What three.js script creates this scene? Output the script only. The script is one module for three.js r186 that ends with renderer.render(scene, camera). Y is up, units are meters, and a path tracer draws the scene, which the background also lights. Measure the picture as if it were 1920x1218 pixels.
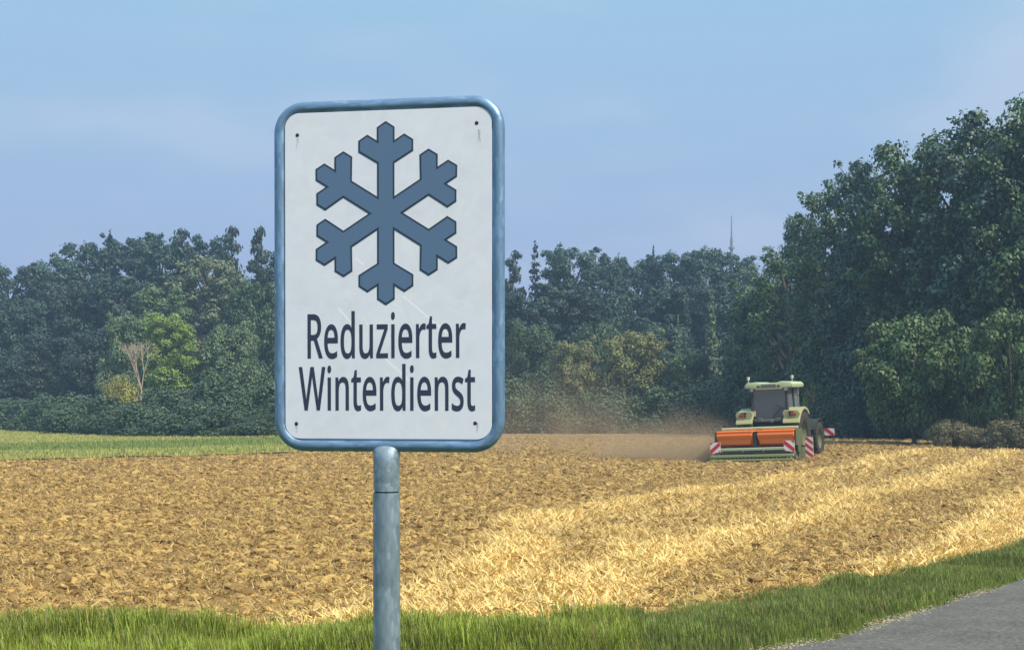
import * as THREE from 'three';
import { mergeGeometries, toCreasedNormals } from 'three/addons/utils/BufferGeometryUtils.js';
import { RoundedBoxGeometry } from 'three/addons/geometries/RoundedBoxGeometry.js';
import { TextGeometry } from 'three/addons/geometries/TextGeometry.js';
import { FontLoader } from 'three/addons/loaders/FontLoader.js';

// ---------------------------------------------------------------- camera, sky, sun, exposure
const scene = new THREE.Scene();
const F = 2400, EYE = 1.9;                      // focal length in photo pixels (1920 wide), eye height
const camera = new THREE.PerspectiveCamera(2 * Math.atan(609 / F) * 180 / Math.PI, 1920 / 1218, 0.1, 4000);
camera.position.set(0, EYE, 0);
camera.lookAt(0, EYE, -10);
camera.setViewOffset(1920, 1218, 0, -160, 1920, 1218);

const renderer = new THREE.WebGLRenderer({ antialias: true });
renderer.toneMapping = THREE.LinearToneMapping;
renderer.toneMappingExposure = 1.12;
renderer.shadowMap.enabled = true;

const sun = new THREE.DirectionalLight(new THREE.Color(1, 0.87, 0.66), 5);
sun.position.set(52, 82, 46);
sun.target.position.set(0, 0, -40);
sun.position.add(sun.target.position);
sun.castShadow = true;
sun.shadow.radius = 12;
sun.shadow.mapSize.set(4096, 4096);
Object.assign(sun.shadow.camera, { left: -120, right: 120, top: 120, bottom: -120, near: 1, far: 400 });
scene.add(sun, sun.target);

function rng(seed) {
  let a = seed >>> 0;
  return () => { a = (a + 0x6D2B79F5) | 0; let t = Math.imul(a ^ (a >>> 15), 1 | a); t = (t + Math.imul(t ^ (t >>> 7), 61 | t)) ^ t; return ((t ^ (t >>> 14)) >>> 0) / 4294967296; };
}
function hash(x, y, z) { let h = Math.imul(x, 374761393) ^ Math.imul(y, 668265263) ^ Math.imul(z, 2147483647 - 5171); h = Math.imul(h ^ (h >>> 13), 1274126177); return ((h ^ (h >>> 16)) >>> 0) / 4294967296; }
const sm = (t) => t * t * (3 - 2 * t), lerp = (a, b, t) => a + (b - a) * t, clamp = (v, a = 0, b = 1) => Math.min(b, Math.max(a, v));
const sstep = (a, b, v) => sm(clamp((v - a) / (b - a)));
function noise(x, y, z = 0) {
  const i = Math.floor(x), j = Math.floor(y), k = Math.floor(z), u = sm(x - i), v = sm(y - j), w = sm(z - k);
  const l = (c) => lerp(lerp(hash(i, j, c), hash(i + 1, j, c), u), lerp(hash(i, j + 1, c), hash(i + 1, j + 1, c), u), v);
  return lerp(l(k), l(k + 1), w);
}
const fbm = (x, y, o = 4, z = 0) => { let s = 0, a = 0.5, n = 0; for (let i = 0; i < o; i++) { s += a * noise(x, y, z + i * 7); n += a; a *= 0.5; x *= 2.03; y *= 2.03; } return s / n; };

{ // hazy summer sky: pale blue above, lavender near the horizon, thin veils of cloud
  const W = 1024, H = 512, d = new Float32Array(W * H * 4);
  for (let j = 0; j < H; j++) for (let i = 0; i < W; i++) {
    const el = ((j + 0.5) / H - 0.5) * Math.PI, az = ((i + 0.5) / W) * 2 * Math.PI;
    const e = Math.max(0, el) * 180 / Math.PI;
    const stops = [[0, .395, .468, .735], [7, .37, .475, .725], [12, .35, .51, .735], [18, .325, .535, .745], [40, .33, .53, .75], [90, .33, .52, .76]];
    let k = 0; while (k < stops.length - 2 && e > stops[k + 1][0]) k++;
    const t = clamp((e - stops[k][0]) / (stops[k + 1][0] - stops[k][0]));
    let c = [1, 2, 3].map((n) => lerp(stops[k][n], stops[k + 1][n], t));
    const X = Math.cos(el) * Math.cos(az), Y = Math.sin(el), Z = Math.cos(el) * Math.sin(az);
    const q = 1 / (Y + 0.25);
    const veil = fbm(X * q * 2.2 + 5, Z * q * 2.2 - Y * 3 + 9, 5, Y * 3), streak = fbm(X * 5 + 3, Y * 26 + Z * 2, 4, Z * 3);
    const v = sstep(0.44, 0.74, veil) * 0.5 + sstep(0.52, 0.8, streak) * sstep(0, 3, e) * 0.2;
    c = c.map((n, m) => lerp(n, [.60, .66, .80][m], v));
    if (el < -0.02) c = [.16, .14, .08];
    d.set([...c, 1], (j * W + i) * 4);
  }
  const t = new THREE.DataTexture(d, W, H, THREE.RGBAFormat, THREE.FloatType);
  t.mapping = THREE.EquirectangularReflectionMapping; t.magFilter = t.minFilter = THREE.LinearFilter; t.needsUpdate = true;
  scene.background = t; scene.environment = t;
}
scene.fog = new THREE.FogExp2(new THREE.Color(0.44, 0.68, 0.95), 0.0011);

// ---------------------------------------------------------------- helpers
const used = {};
const numbered = (n) => { const k = used[n] = (used[n] ?? -1) + 1; return k ? `${n}_${String(k).padStart(3, '0')}` : n; };
const lit = (o) => { o.castShadow = o.receiveShadow = true; return o; };
function tag(o, label, category, group) { o.userData.label = label; o.userData.category = category; if (group) o.userData.group = group; return o; }
function thing(name, label, category, pos, group) { const g = new THREE.Group(); g.name = numbered(name); g.position.set(...pos); scene.add(g); return tag(g, label, category, group); }
function part(parent, name, geo, mat, label) { const m = lit(new THREE.Mesh(geo, mat)); m.name = name; if (label) m.userData.label = label; parent.add(m); return m; }
function structure(name, geo, mat) { const m = lit(new THREE.Mesh(geo, mat)); m.name = name; m.userData.kind = 'structure'; scene.add(m); return m; }
function clean(g) { const o = g.index ? g.toNonIndexed() : g; for (const k of Object.keys(o.attributes)) if (!['position', 'normal', 'uv'].includes(k)) o.deleteAttribute(k); return o; }
const merge = (...gs) => mergeGeometries(gs.flat().map(clean));
const box = (w, h, d, x = 0, y = 0, z = 0, r = 0) => (r ? new RoundedBoxGeometry(w, h, d, 2, r) : new THREE.BoxGeometry(w, h, d)).translate(x, y, z);
const cylX = (r, w, x, y, z, n = 20) => new THREE.CylinderGeometry(r, r, w, n).rotateZ(Math.PI / 2).translate(x, y, z);
function rod(a, b, r0, r1 = r0, n = 7) {
  const A = new THREE.Vector3(...a), B = new THREE.Vector3(...b), d = B.clone().sub(A), L = d.length();
  return new THREE.CylinderGeometry(r1, r0, L, n, 1).translate(0, L / 2, 0).applyQuaternion(new THREE.Quaternion().setFromUnitVectors(new THREE.Vector3(0, 1, 0), d.normalize())).translate(...a);
}
const std = (r, g, b, rough = 0.8, metal = 0, more = {}) => new THREE.MeshStandardMaterial({ color: new THREE.Color().setRGB(r, g, b), roughness: rough, metalness: metal, ...more });
const ORD = ['first', 'second', 'third', 'fourth', 'fifth', 'sixth', 'seventh', 'eighth', 'ninth', 'tenth', 'eleventh', 'twelfth', 'thirteenth', 'fourteenth', 'fifteenth', 'sixteenth', 'seventeenth', 'eighteenth', 'nineteenth', 'twentieth'];
function tex(n, fn, repeat = 1, srgb = false) {      // greyscale or colour data texture from a function on the unit tile
  const d = new Uint8Array(n * n * 4);
  for (let j = 0; j < n; j++) for (let i = 0; i < n; i++) { const c = fn(i / n, j / n); const a = Array.isArray(c) ? c : [c, c, c]; d.set([a[0] * 255, a[1] * 255, a[2] * 255, 255].map((v) => clamp(v, 0, 255)), (j * n + i) * 4); }
  const t = new THREE.DataTexture(d, n, n); t.wrapS = t.wrapT = THREE.RepeatWrapping; t.magFilter = t.minFilter = THREE.LinearFilter; if (srgb) t.colorSpace = THREE.SRGBColorSpace; t.repeat.set(repeat, repeat); t.needsUpdate = true; return t;
}
function tileNoise(u, v, p, o = 4, z = 0) { let s = 0, a = 0.5, n = 0; for (let k = 0; k < o; k++) { const X = u * p, Y = v * p, i = Math.floor(X), j = Math.floor(Y), x = sm(X - i), y = sm(Y - j), H = (m, q) => hash(((m % p) + p) % p, ((q % p) + p) % p, z + k); s += a * lerp(lerp(H(i, j), H(i + 1, j), x), lerp(H(i, j + 1), H(i + 1, j + 1), x), y); n += a; a *= 0.55; p *= 2; } return s / n; }

// ---------------------------------------------------------------- land
const pwl = (pts) => (x) => { let k = 0; while (k < pts.length - 2 && x > pts[k + 1][0]) k++; const [a, b] = [pts[k], pts[k + 1]]; return lerp(a[1], b[1], (x - a[0]) / (b[0] - a[0])); };
const edgeRaw = pwl([[-60, 10.35], [-1.5, 10.35], [-.3, 10.4], [.5, 10.7], [1.41, 11.3], [2.2, 12.2], [3, 13.1], [4.52, 14.5], [7, 17.3], [12, 23], [30, 43], [90, 110]]);
const roadRaw = pwl([[-60, 8.0], [-6, 8.1], [-1, 8.75], [1, 9.4], [2.2, 10.16], [3.01, 10.96], [4.55, 12.9], [5.77, 14.35], [9, 18.2], [16, 27], [30, 43.5], [90, 113]]);
const fieldEdge = (x) => edgeRaw(x) + (fbm(x * 1.3, 3, 3) - 0.5) * 0.5;     // depth (metres from the camera plane) where the stubble begins
const roadEdge = (x) => roadRaw(x) + (fbm(x * 2.2, 8, 3) - 0.5) * 0.16;
const rowU = (x, d) => x * 0.891 - d * 0.454;                              // across the cultivation rows
function landY(x, z) {                                                     // gentle land, hill rising behind the wood
  const d = -z;
  let y = sstep(118, 330, d) * 14 + sstep(90, 240, Math.abs(x)) * 3;
  y += 0.045 * (x - 9.6) * Math.exp(-(((x - 10) / 4.5) ** 2) - (((d - 50) / 7) ** 2));
  y += (noise(x / 40, d / 40, 3) - 0.5) * 0.5 * sstep(20, 60, d);
  return y;
}
function grid(xs, zf, rows, yf, cf) {                                      // sheet: columns xs, depth zf(x, t)
  const pos = [], col = [], uv = [], idx = [], R = rows.length;
  for (const x of xs) for (const t of rows) { const z = zf(x, t), y = yf(x, z); pos.push(x, y, z); uv.push(x, -z); if (cf) col.push(...cf(x, z, y)); }
  for (let i = 0; i < xs.length - 1; i++) for (let j = 0; j < R - 1; j++) { const a = i * R + j, b = a + R; idx.push(a, b, a + 1, b, b + 1, a + 1); }
  const g = new THREE.BufferGeometry();
  g.setAttribute('position', new THREE.Float32BufferAttribute(pos, 3)); g.setAttribute('uv', new THREE.Float32BufferAttribute(uv, 2));
  if (cf) g.setAttribute('color', new THREE.Float32BufferAttribute(col, 3));
  g.setIndex(idx); g.computeVertexNormals(); return g;
}
const spread = (a, b, n, p = 1) => Array.from({ length: n + 1 }, (_, i) => a + (b - a) * (i / n) ** p);

const soilBump = tex(512, (u, v) => tileNoise(u, v, 8, 6, 3), 0.7);
const grainTex = tex(512, (u, v) => { const n = tileNoise(u, v, 16, 5, 9); return [0.55 + 0.5 * n, 0.55 + 0.48 * n, 0.52 + 0.46 * n]; }, 0.9, false);

// base sheet reaching the horizon
structure('ground', grid([...spread(-480, -120, 10, 1), ...spread(-115, 115, 60), ...spread(120, 480, 10)].sort((a, b) => a - b), (x, t) => 60 - t, [...spread(0, 60, 6), ...spread(65, 420, 90), ...spread(440, 520, 4)],
  (x, z) => landY(x, z) - 0.22, (x, z) => { const n = fbm(x / 7, z / 7, 4); return [lerp(.05, .09, n), lerp(.065, .10, n), lerp(.025, .035, n)]; }),
  new THREE.MeshStandardMaterial({ vertexColors: true, roughness: 1, bumpMap: soilBump, bumpScale: 0.08 }));

// verge soil under the grass
structure('verge', grid(spread(-30, 45, 150), (x, t) => 6 - t * (fieldEdge(x) + 0.35 + 6), spread(0, 1, 60), (x, z) => landY(x, z) - 0.012 + 0.03 * (fbm(x * 2, z * 2, 3) - 0.5),
  (x, z) => { const n = fbm(x * 3, z * 3, 4); return [lerp(.09, .15, n), lerp(.12, .17, n), lerp(.035, .05, n)]; }), new THREE.MeshStandardMaterial({ vertexColors: true, roughness: 1, bumpMap: soilBump, bumpScale: 0.04 }));

// road of worn asphalt, curving away to the right
const asphalt = tex(512, (u, v) => { const n = tileNoise(u, v, 64, 3, 21), m = tileNoise(u, v, 6, 4, 30), s = tileNoise(u, v, 190, 1, 44); const g = 0.37 + 0.16 * (n - 0.5) + 0.10 * (m - 0.5) + (s > 0.82 ? 0.12 : s < 0.15 ? -0.1 : 0); return [g, g * .99, g * 0.94]; }, 0.55, true);
const roadShape = (() => { const s = []; for (let x = -30; x <= 40; x += 0.15) s.push([x, roadEdge(x)]); return s; })();
structure('road', (() => {
  const pos = [], uv = [], idx = [];
  roadShape.forEach(([x, d], i) => {
    const [a, b] = [roadShape[Math.max(0, i - 6)], roadShape[Math.min(roadShape.length - 1, i + 6)]], L = Math.hypot(b[0] - a[0], b[1] - a[1]), nx = (b[1] - a[1]) / L, nd = -(b[0] - a[0]) / L;
    for (let k = 0; k <= 8; k++) { const w = k * 0.55, X = x + nx * w, D = d + nd * w; pos.push(X, landY(X, -D) + 0.012 + 0.045 * Math.sin(k / 8 * Math.PI), -D); uv.push(X, D); }
    if (i) for (let k = 0; k < 8; k++) { const p = (i - 1) * 9 + k, q = p + 9; idx.push(p, p + 1, q, q, p + 1, q + 1); }
  });
  const g = new THREE.BufferGeometry(); g.setAttribute('position', new THREE.Float32BufferAttribute(pos, 3)); g.setAttribute('uv', new THREE.Float32BufferAttribute(uv, 2)); g.setIndex(idx); g.computeVertexNormals(); return g;
})(), new THREE.MeshStandardMaterial({ map: asphalt, bumpMap: asphalt, bumpScale: 0.008, roughness: 0.88 }));

// stubble field: tilled brown earth with straw on the left, paler straw swaths on the right
function strawiness(x, d) {
  const u = rowU(x, d) + (fbm(x * 0.35, d * 0.35, 3) - 0.5) * 1.6;
  const ua = u - 2.9 * sstep(23, 10, d);
  const bump = (c, w, v = u) => Math.exp(-(((v - c) / w) ** 2));
  let s = 0.1 + 0.9 * Math.min(1, bump(-9.2, 0.6, ua) * .9 + bump(-7.7, 0.45, ua) * .5 + bump(-5.6, 0.75) * 1.0 + sstep(-3.5, -2.6, u) * 0.9 + sstep(-10, -8.8, ua) * 0.08);
  s += sstep(1.6, 0.1, d - fieldEdge(x)) * 0.28 * sstep(-2.6, -.6, x);                            // loose straw along the field edge
  s *= 0.55 + 0.9 * fbm(x * 0.9, d * 0.9, 3, 5);
  return clamp(s);
}
const greenEdge = pwl([[-60, 8], [-18.8, 47.2], [-10.2, 56.5], [-7, 62], [-4, 84], [0, 300]]);
const inGreen = (x, d) => d > greenEdge(x);
const nearCols = [...spread(-60, -8, 70, 0.5).map((v) => v), ...spread(-8, 10, 260), ...spread(10, 80, 90, 1.6)];
const cols = [...new Set(nearCols.map((v) => +v.toFixed(3)))].sort((a, b) => a - b);
const rowsT = [0]; while (rowsT[rowsT.length - 1] < 112) { const t = rowsT[rowsT.length - 1]; rowsT.push(t + 0.05 + t * 0.012); }
function fieldRelief(x, d) { return 0.13 * (fbm(x * 2.6, d * 2.6, 3, 11) - 0.5) + 0.06 * (noise(x * 8, d * 8, 2) - 0.5) + 0.05 * (fbm(rowU(x, d) * 2.2, (x * .454 + d * .891) * 0.3, 2, 6) - 0.5); }
const fieldY = (x, z) => { const k = sstep(-.1, .9, -z - fieldEdge(x)); return landY(x, z) - .03 + (0.075 + fieldRelief(x, -z)) * k; };
structure('stubble_field', grid(cols, (x, t) => -(fieldEdge(x) + t), rowsT, fieldY, (x, z) => {
  const d = -z, s = strawiness(x, d), n = fbm(x * 5, d * 5, 3, 2), m = fbm(x * .12, d * .12, 3, 8);
  const k = clamp(s * 0.75 + (n - 0.5) * 0.9 + 0.30 + (m - 0.5) * 0.5);
  return [lerp(.17, .62, k), lerp(.105, .42, k), lerp(.04, .16, k)];
}), new THREE.MeshStandardMaterial({ vertexColors: true, map: grainTex, roughness: 1, bumpMap: soilBump, bumpScale: 0.05 }));

// green field on the left
const meadowRows = spread(0, 1, 60);
structure('green_field', grid(spread(-75, -4, 150), (x, t) => { const a = greenEdge(x); return -lerp(a + (fbm(x * .8, 1, 3) - .5) * 1.2, 150, t); }, meadowRows,
  (x, z) => landY(x, z) + 0.12 + 0.1 * (fbm(x * 1.5, z * 1.5, 3) - 0.5), (x, z) => {
    const n = fbm(x * 1.2, z * 1.2, 4), e = -z - greenEdge(x), b = sstep(7, 12, e + (n - .5) * 5), c = sstep(26, 34, e + (n - .5) * 6);
    return [lerp(lerp(.30, .20, b), .36, c) * (0.75 + .5 * n), lerp(lerp(.33, .26, b), .35, c) * (0.75 + .5 * n), lerp(.11, .075, b) * (0.75 + .5 * n)];
  }), new THREE.MeshStandardMaterial({ vertexColors: true, roughness: 1, bumpMap: soilBump, bumpScale: 0.08 }));
console.log('land done');

// ---------------------------------------------------------------- loose cover on the ground (uncountable): straw, clods, grass, dust
function instances(name, geo, mat, list, label, category) {
  const m = lit(new THREE.InstancedMesh(geo, mat, list.length)), M = new THREE.Matrix4(), Q = new THREE.Quaternion(), E = new THREE.Euler(), C = new THREE.Color();
  list.forEach((o, i) => { E.set(o.rx || 0, o.ry || 0, o.rz || 0, 'YXZ'); M.compose(new THREE.Vector3(o.x, o.y, o.z), Q.setFromEuler(E), new THREE.Vector3(o.s * (o.sx || 1), o.s * (o.sy || 1), o.s * (o.sz || 1))); m.setMatrixAt(i, M); m.setColorAt(i, C.setRGB(...o.c)); });
  m.name = name; m.userData.kind = 'stuff'; tag(m, label, category); scene.add(m); return m;
}
function blade(w, h, bend, dir, x = 0, z = 0, seg = 3) {                     // tapered bent strip
  const pos = [], idx = [], cx = Math.cos(dir), cz = Math.sin(dir);
  for (let k = 0; k <= seg; k++) { const t = k / seg, ww = w * (1 - t * 0.85) / 2, o = bend * t * t, y = h * t * (1 - 0.25 * Math.abs(bend / h) * t); pos.push(x + cx * o - cz * ww, y, z + cz * o + cx * ww, x + cx * o + cz * ww, y, z + cz * o - cx * ww); }
  for (let k = 0; k < seg; k++) { const a = k * 2; idx.push(a, a + 1, a + 2, a + 2, a + 1, a + 3); }
  const g = new THREE.BufferGeometry(); g.setAttribute('position', new THREE.Float32BufferAttribute(pos, 3)); g.setIndex(idx); const o = g.toNonIndexed(); o.computeVertexNormals(); return o;
}
function lump(seed, flat = 0.6) {
  const g = new THREE.IcosahedronGeometry(1, 1), p = g.attributes.position;
  for (let i = 0; i < p.count; i++) { const v = new THREE.Vector3().fromBufferAttribute(p, i), n = 0.62 + 0.75 * noise(v.x * 1.7 + seed * 9, v.y * 1.7, v.z * 1.7 + seed); v.multiplyScalar(n); p.setXYZ(i, v.x, v.y * flat, v.z); }
  g.computeVertexNormals(); g.deleteAttribute('uv'); return g;
}
{
  const r = rng(11);
  const wisp = (seed, n, up) => { const q = rng(seed), gs = []; for (let i = 0; i < n; i++) { const L = 0.35 + q() * 0.65; gs.push(blade(0.07 + q() * 0.09, L, (q() - 0.5) * 0.9, q() * 6.28, 0, 0, 2).rotateZ((q() < .5 ? 1 : -1) * (up + q() * (1.5 - up))).rotateY(q() * 6.28).translate((q() - .5) * 1.0, 0.05 + q() * 0.16, (q() - .5) * 1.0)); } return mergeGeometries(gs); };
  const strawMat = new THREE.MeshStandardMaterial({ roughness: 0.75 }), clodMat = new THREE.MeshStandardMaterial({ roughness: 1 });
  const clods = [], wisps = [];
  const cell = (d0, d1, per, fn) => { const A = (d1 ** 2 - d0 ** 2) * 0.5 * 1.06 + (d1 - d0) * 6, n = Math.round(A * per); for (let i = 0; i < n; i++) { const d = Math.sqrt(lerp(d0 * d0, d1 * d1, r())), x = (r() - 0.5) * (d * 1.06 + 3); if (d < fieldEdge(x) + 0.1 || inGreen(x, d)) continue; fn(x, d); } };
  const addClod = (x, d, s) => { const k = r(), w = strawiness(x, d), b = 0.8 + r() * 0.5; clods.push({ x, y: fieldY(x, -d) + s * 0.1, z: -d, s, sx: 0.7 + r() * 0.8, sz: 0.7 + r() * 0.8, ry: r() * 6.28, rx: (r() - .5) * .8, rz: (r() - .5) * .8, c: k < 0.55 - w * .3 ? [.23 * b, .145 * b, .05 * b] : [.42 * b, .285 * b, .095 * b] }); };
  const addWisp = (x, d, s) => { const k = r(), w = strawiness(x, d), b = 0.75 + r() * 0.45; if (r() > 0.42 + w * 0.75) return; wisps.push({ x, y: fieldY(x, -d) - 0.005, z: -d, s: s * (0.8 + w * 0.5), ry: r() * 6.28, rx: (r() - .5) * .5, rz: (r() - .5) * .5, c: [lerp(k < .45 ? .30 : .52, .86, w * .95) * b, lerp(k < .45 ? .20 : .365, .655, w * .95) * b, lerp(k < .45 ? .07 : .13, .265, w * .95) * b] }); };
  cell(10.4, 22, 90, (x, d) => addClod(x, d, 0.016 + r() ** 2 * 0.06)); cell(22, 40, 36, (x, d) => addClod(x, d, 0.025 + r() ** 2 * 0.065)); cell(40, 75, 9, (x, d) => addClod(x, d, 0.04 + r() ** 2 * 0.08));
  cell(10.4, 20, 300, (x, d) => addWisp(x, d, 0.05 + r() ** 1.5 * 0.10)); cell(20, 36, 110, (x, d) => addWisp(x, d, 0.07 + r() * 0.10)); cell(36, 80, 20, (x, d) => addWisp(x, d, 0.10 + r() * 0.14));
  instances('soil_clods', lump(2), clodMat, clods, 'crumbly brown soil clods lying over the tilled stubble field', 'soil');
  instances('loose_straw', mergeGeometries([wisp(5, 4, .8), wisp(6, 5, 1.1), wisp(7, 4, 1.3)]), strawMat, wisps, 'loose golden straw lying in swaths across the field', 'straw');
  console.log('straw', wisps.length, 'clods', clods.length);
}
{ // verge grass
  const r = rng(23), tuft = (seed, n) => { const q = rng(seed), gs = []; for (let i = 0; i < n; i++) gs.push(blade(0.035 + q() * 0.03, 0.55 + q() * 0.45, (q() - 0.35) * 0.55, q() * 6.28, (q() - .5) * .5, (q() - .5) * .5, 3)); return mergeGeometries(gs); };
  const gm = new THREE.MeshPhysicalMaterial({ roughness: 0.6, transmission: 0.3, thickness: 0 });
  const list = [], n = 64000;
  for (let i = 0; i < n; i++) {
    const x = -9 + r() * 27, e = fieldEdge(x), ro = roadEdge(x), d = r() < .1 ? e + r() * r() * .6 : lerp(ro + 0.06, e + 0.12, r());
    const edge = Math.min(1, (d - ro) / 0.5), patch = fbm(x * 1.4, d * 1.4, 3, 4);
    const tall = lerp(0.265, 0.14, sstep(-0.2, 2.2, x)) * (0.3 + 1.25 * patch) * lerp(0.4, 1, edge);
    if (r() > 0.35 + edge * 0.65) continue;
    if (d > e - 0.5 && r() < 0.55 * noise(x * 2.5, 5) * ((d - e + 0.5) / 0.5)) continue;
    const b = (0.55 + r() * 0.6) * (.7 + .6 * fbm(x * 2.6, d * 2.6, 2, 17)), y = r() < 0.07;
    list.push({ x, y: landY(x, -d) - 0.01, z: -d, s: tall * (0.7 + r() * .6), sy: 1, sx: 0.9, sz: 0.9, ry: r() * 6.28, rx: (r() - .5) * .25, rz: (r() - .5) * .25, c: y ? [.42 * b, .34 * b, .13 * b] : x < 1 ? [.34 * b, .43 * b, .05 * b] : [.24 * b, .32 * b, .055 * b] });
  }
  for (let i = 0; i < 26000; i++) {                                        // near verge around the sign foot and the camera
    const x = -9 + r() * 18, d = -3 + r() * 6.6; if (d > roadEdge(x) - 4.55) continue; const b = .75 + r() * .5;
    list.push({ x, y: landY(x, -d) - .01, z: -d, s: .13 + r() * .12, ry: r() * 6.28, rx: (r() - .5) * .3, rz: (r() - .5) * .3, c: [.26 * b, .35 * b, .05 * b] });
  }
  instances('verge_grass', tuft(31, 8), gm, list, 'fresh green grass growing on the roadside verge', 'grass');
}
{ // meadow tufts on the green field and pale grit along the asphalt edge
  const r = rng(37), q = rng(2), g = mergeGeometries(Array.from({ length: 6 }, () => blade(0.16, 0.6 + q() * .4, (q() - .5) * .6, q() * 6.28, (q() - .5), (q() - .5), 2))), list = [];
  for (let i = 0; i < 34000; i++) { const d = lerp(44, 135, r() ** 1.6), x = -d * .42 + r() * d * .42; if (!inGreen(x, d) || x > -4.5) continue; const b = .7 + r() * .6, e = d - greenEdge(x); list.push({ x, y: landY(x, -d) + .1, z: -d, s: .14 + r() * .22, sy: .6, ry: r() * 6, c: e < 9 || e > 28 ? [.33 * b, .35 * b, .11 * b] : [.20 * b, .26 * b, .075 * b] }); }
  instances('meadow_grass', g, new THREE.MeshStandardMaterial({ roughness: .9 }), list, 'short green grass on the field left of the sign', 'grass');
  const grit = [];
  for (let i = 0; i < 15000; i++) { const x = -3 + r() * 16, o = (r() + r() - 1) * .22 + .03; if (noise(x * 3.1, 4) < r() * .8) continue; const d = roadEdge(x) + o, b = .7 + r() * .5; grit.push({ x, y: landY(x, -d) + .012, z: -d, s: .002 + r() ** 3 * .010, ry: r() * 6, c: [.36 * b, .32 * b, .22 * b] }); }
  instances('roadside_gravel', lump(9, .7), new THREE.MeshStandardMaterial({ roughness: 1 }), grit, 'pale grit lining the edge of the asphalt road', 'gravel');
}
console.log('cover done');

// ---------------------------------------------------------------- road sign
{
  const D = 2.6, px = (x, y) => [(x - 960) / F * D, EYE - (y - 769) / F * D];
  const spangle = tex(256, (u, v) => { const n = tileNoise(u, v, 10, 3, 50), m = tileNoise(u, v, 5, 4, 60), s = sstep(.62, .7, tileNoise(u, v, 9, 2, 71)); const g = .62 + .3 * (n - .5) + .25 * (m - .5) + .16 * s; return [g * .92, g * 1.0, g * 1.06]; });
  const rough = tex(256, (u, v) => .42 + .35 * tileNoise(u, v, 8, 4, 51));
  const galv = (ru, rv, c = [.47, .57, .64]) => { const a = spangle.clone(), b = rough.clone(); a.repeat.set(ru, rv); b.repeat.set(ru, rv); a.needsUpdate = b.needsUpdate = true; return new THREE.MeshStandardMaterial({ color: new THREE.Color().setRGB(...c), map: a, roughnessMap: b, roughness: .85, metalness: .55, bumpMap: b, bumpScale: .0004 }); };
  const [sx, cy] = px(730, 519);
  const sign = thing('road_sign', 'white winter service sign with a blue snowflake on a galvanised tube post', 'sign', [sx, landY(sx, -D), -D]);
  sign.rotation.set(0.012, -9.4 * Math.PI / 180, 0);
  const w = .451, h = .683, r = .05, tr = .0128;
  const path = new THREE.CurvePath(), V = (x, y) => new THREE.Vector3(x, y, 0);
  const arc = (ax, ay, a0) => { const pts = []; for (let k = 0; k <= 8; k++) { const a = a0 + k / 8 * Math.PI / 2; pts.push(V(ax + r * Math.cos(a), ay + r * Math.sin(a))); } return pts; };
  const pts = [...arc(w / 2 - r, h / 2 - r, 0), ...arc(-w / 2 + r, h / 2 - r, Math.PI / 2), ...arc(-w / 2 + r, -h / 2 + r, Math.PI), ...arc(w / 2 - r, -h / 2 + r, Math.PI * 1.5)];
  for (let i = 0; i < pts.length; i++) path.add(new THREE.LineCurve3(pts[i], pts[(i + 1) % pts.length]));
  const frame = part(sign, 'frame', new THREE.TubeGeometry(path, 360, tr, 16, true), galv(9, 1, [.30, .47, .68]), 'bent tube frame round the plate'); frame.position.y = cy;
  const foot = cy - h / 2, seam = 1.9 - (920 - 769) / F * D, pr = .0272;
  const stub = new THREE.LatheGeometry([[pr - .001, seam + .0015], ...Array.from({ length: 17 }, (_, k) => [pr - .001, lerp(seam + .01, foot, k / 16)])].map(([a, b]) => new THREE.Vector2(a, b)), 40);
  { const p = stub.attributes.position; for (let i = 0; i < p.count; i++) { const k = clamp((p.getY(i) - foot + .05) / .05), f = k ** 3; p.setX(i, p.getX(i) * (1 + .22 * k ** 4)); p.setZ(i, p.getZ(i) * lerp(1, .47, f)); } stub.computeVertexNormals(); }
  part(sign, 'socket', stub, galv(2, 1)).position.x = -.004;
  part(sign, 'seam_ring', new THREE.CylinderGeometry(pr - .003, pr - .003, .006, 40, 1, true).translate(-.004, seam, 0), std(.03, .035, .04, .8));
  part(sign, 'post', new THREE.CylinderGeometry(pr, pr, seam + .3 - .0015, 40, 1).translate(-.004, (seam - .0015 - .3) / 2, 0), galv(2, 9));
  // plate with film texture: faint stains and light scratches
  const pw = .4255, ph = .657, pt = .003;
  const cv = document.createElement('canvas'); cv.width = 680; cv.height = 1050; const c2 = cv.getContext('2d');
  c2.fillStyle = '#e0e6f4'; c2.fillRect(0, 0, 680, 1050);
  const q = rng(77);
  for (let i = 0; i < 900; i++) { const a = .012 + q() * .02; c2.fillStyle = q() < .5 ? `rgba(150,160,175,${a})` : `rgba(255,255,255,${a * 1.6})`; c2.beginPath(); c2.ellipse(q() * 680, q() * 1050, 6 + q() * 60, 4 + q() * 30, q() * 3, 0, 6.3); c2.fill(); }
  c2.lineCap = 'round';
  for (const [x0, y0, x1, y1, lw, al] of [[395, 595, 535, 712, 4, .8], [180, 632, 232, 690, 6, .55], [235, 470, 262, 490, 5, .6], [330, 790, 410, 862, 8, .45], [262, 660, 300, 720, 3, .35], [360, 900, 430, 955, 4, .3], [500, 680, 540, 715, 3, .5]]) { c2.strokeStyle = `rgba(255,255,255,${al})`; c2.lineWidth = lw; c2.beginPath(); c2.moveTo(x0, y0); c2.lineTo(x1, y1); c2.stroke(); }
  for (let i = 0; i < 60; i++) { c2.strokeStyle = `rgba(120,125,135,${.05 + q() * .1})`; c2.lineWidth = .8; const x = q() * 680, y = q() * 1050; c2.beginPath(); c2.moveTo(x, y); c2.lineTo(x + (q() - .5) * 40, y + q() * 60); c2.stroke(); }
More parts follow.
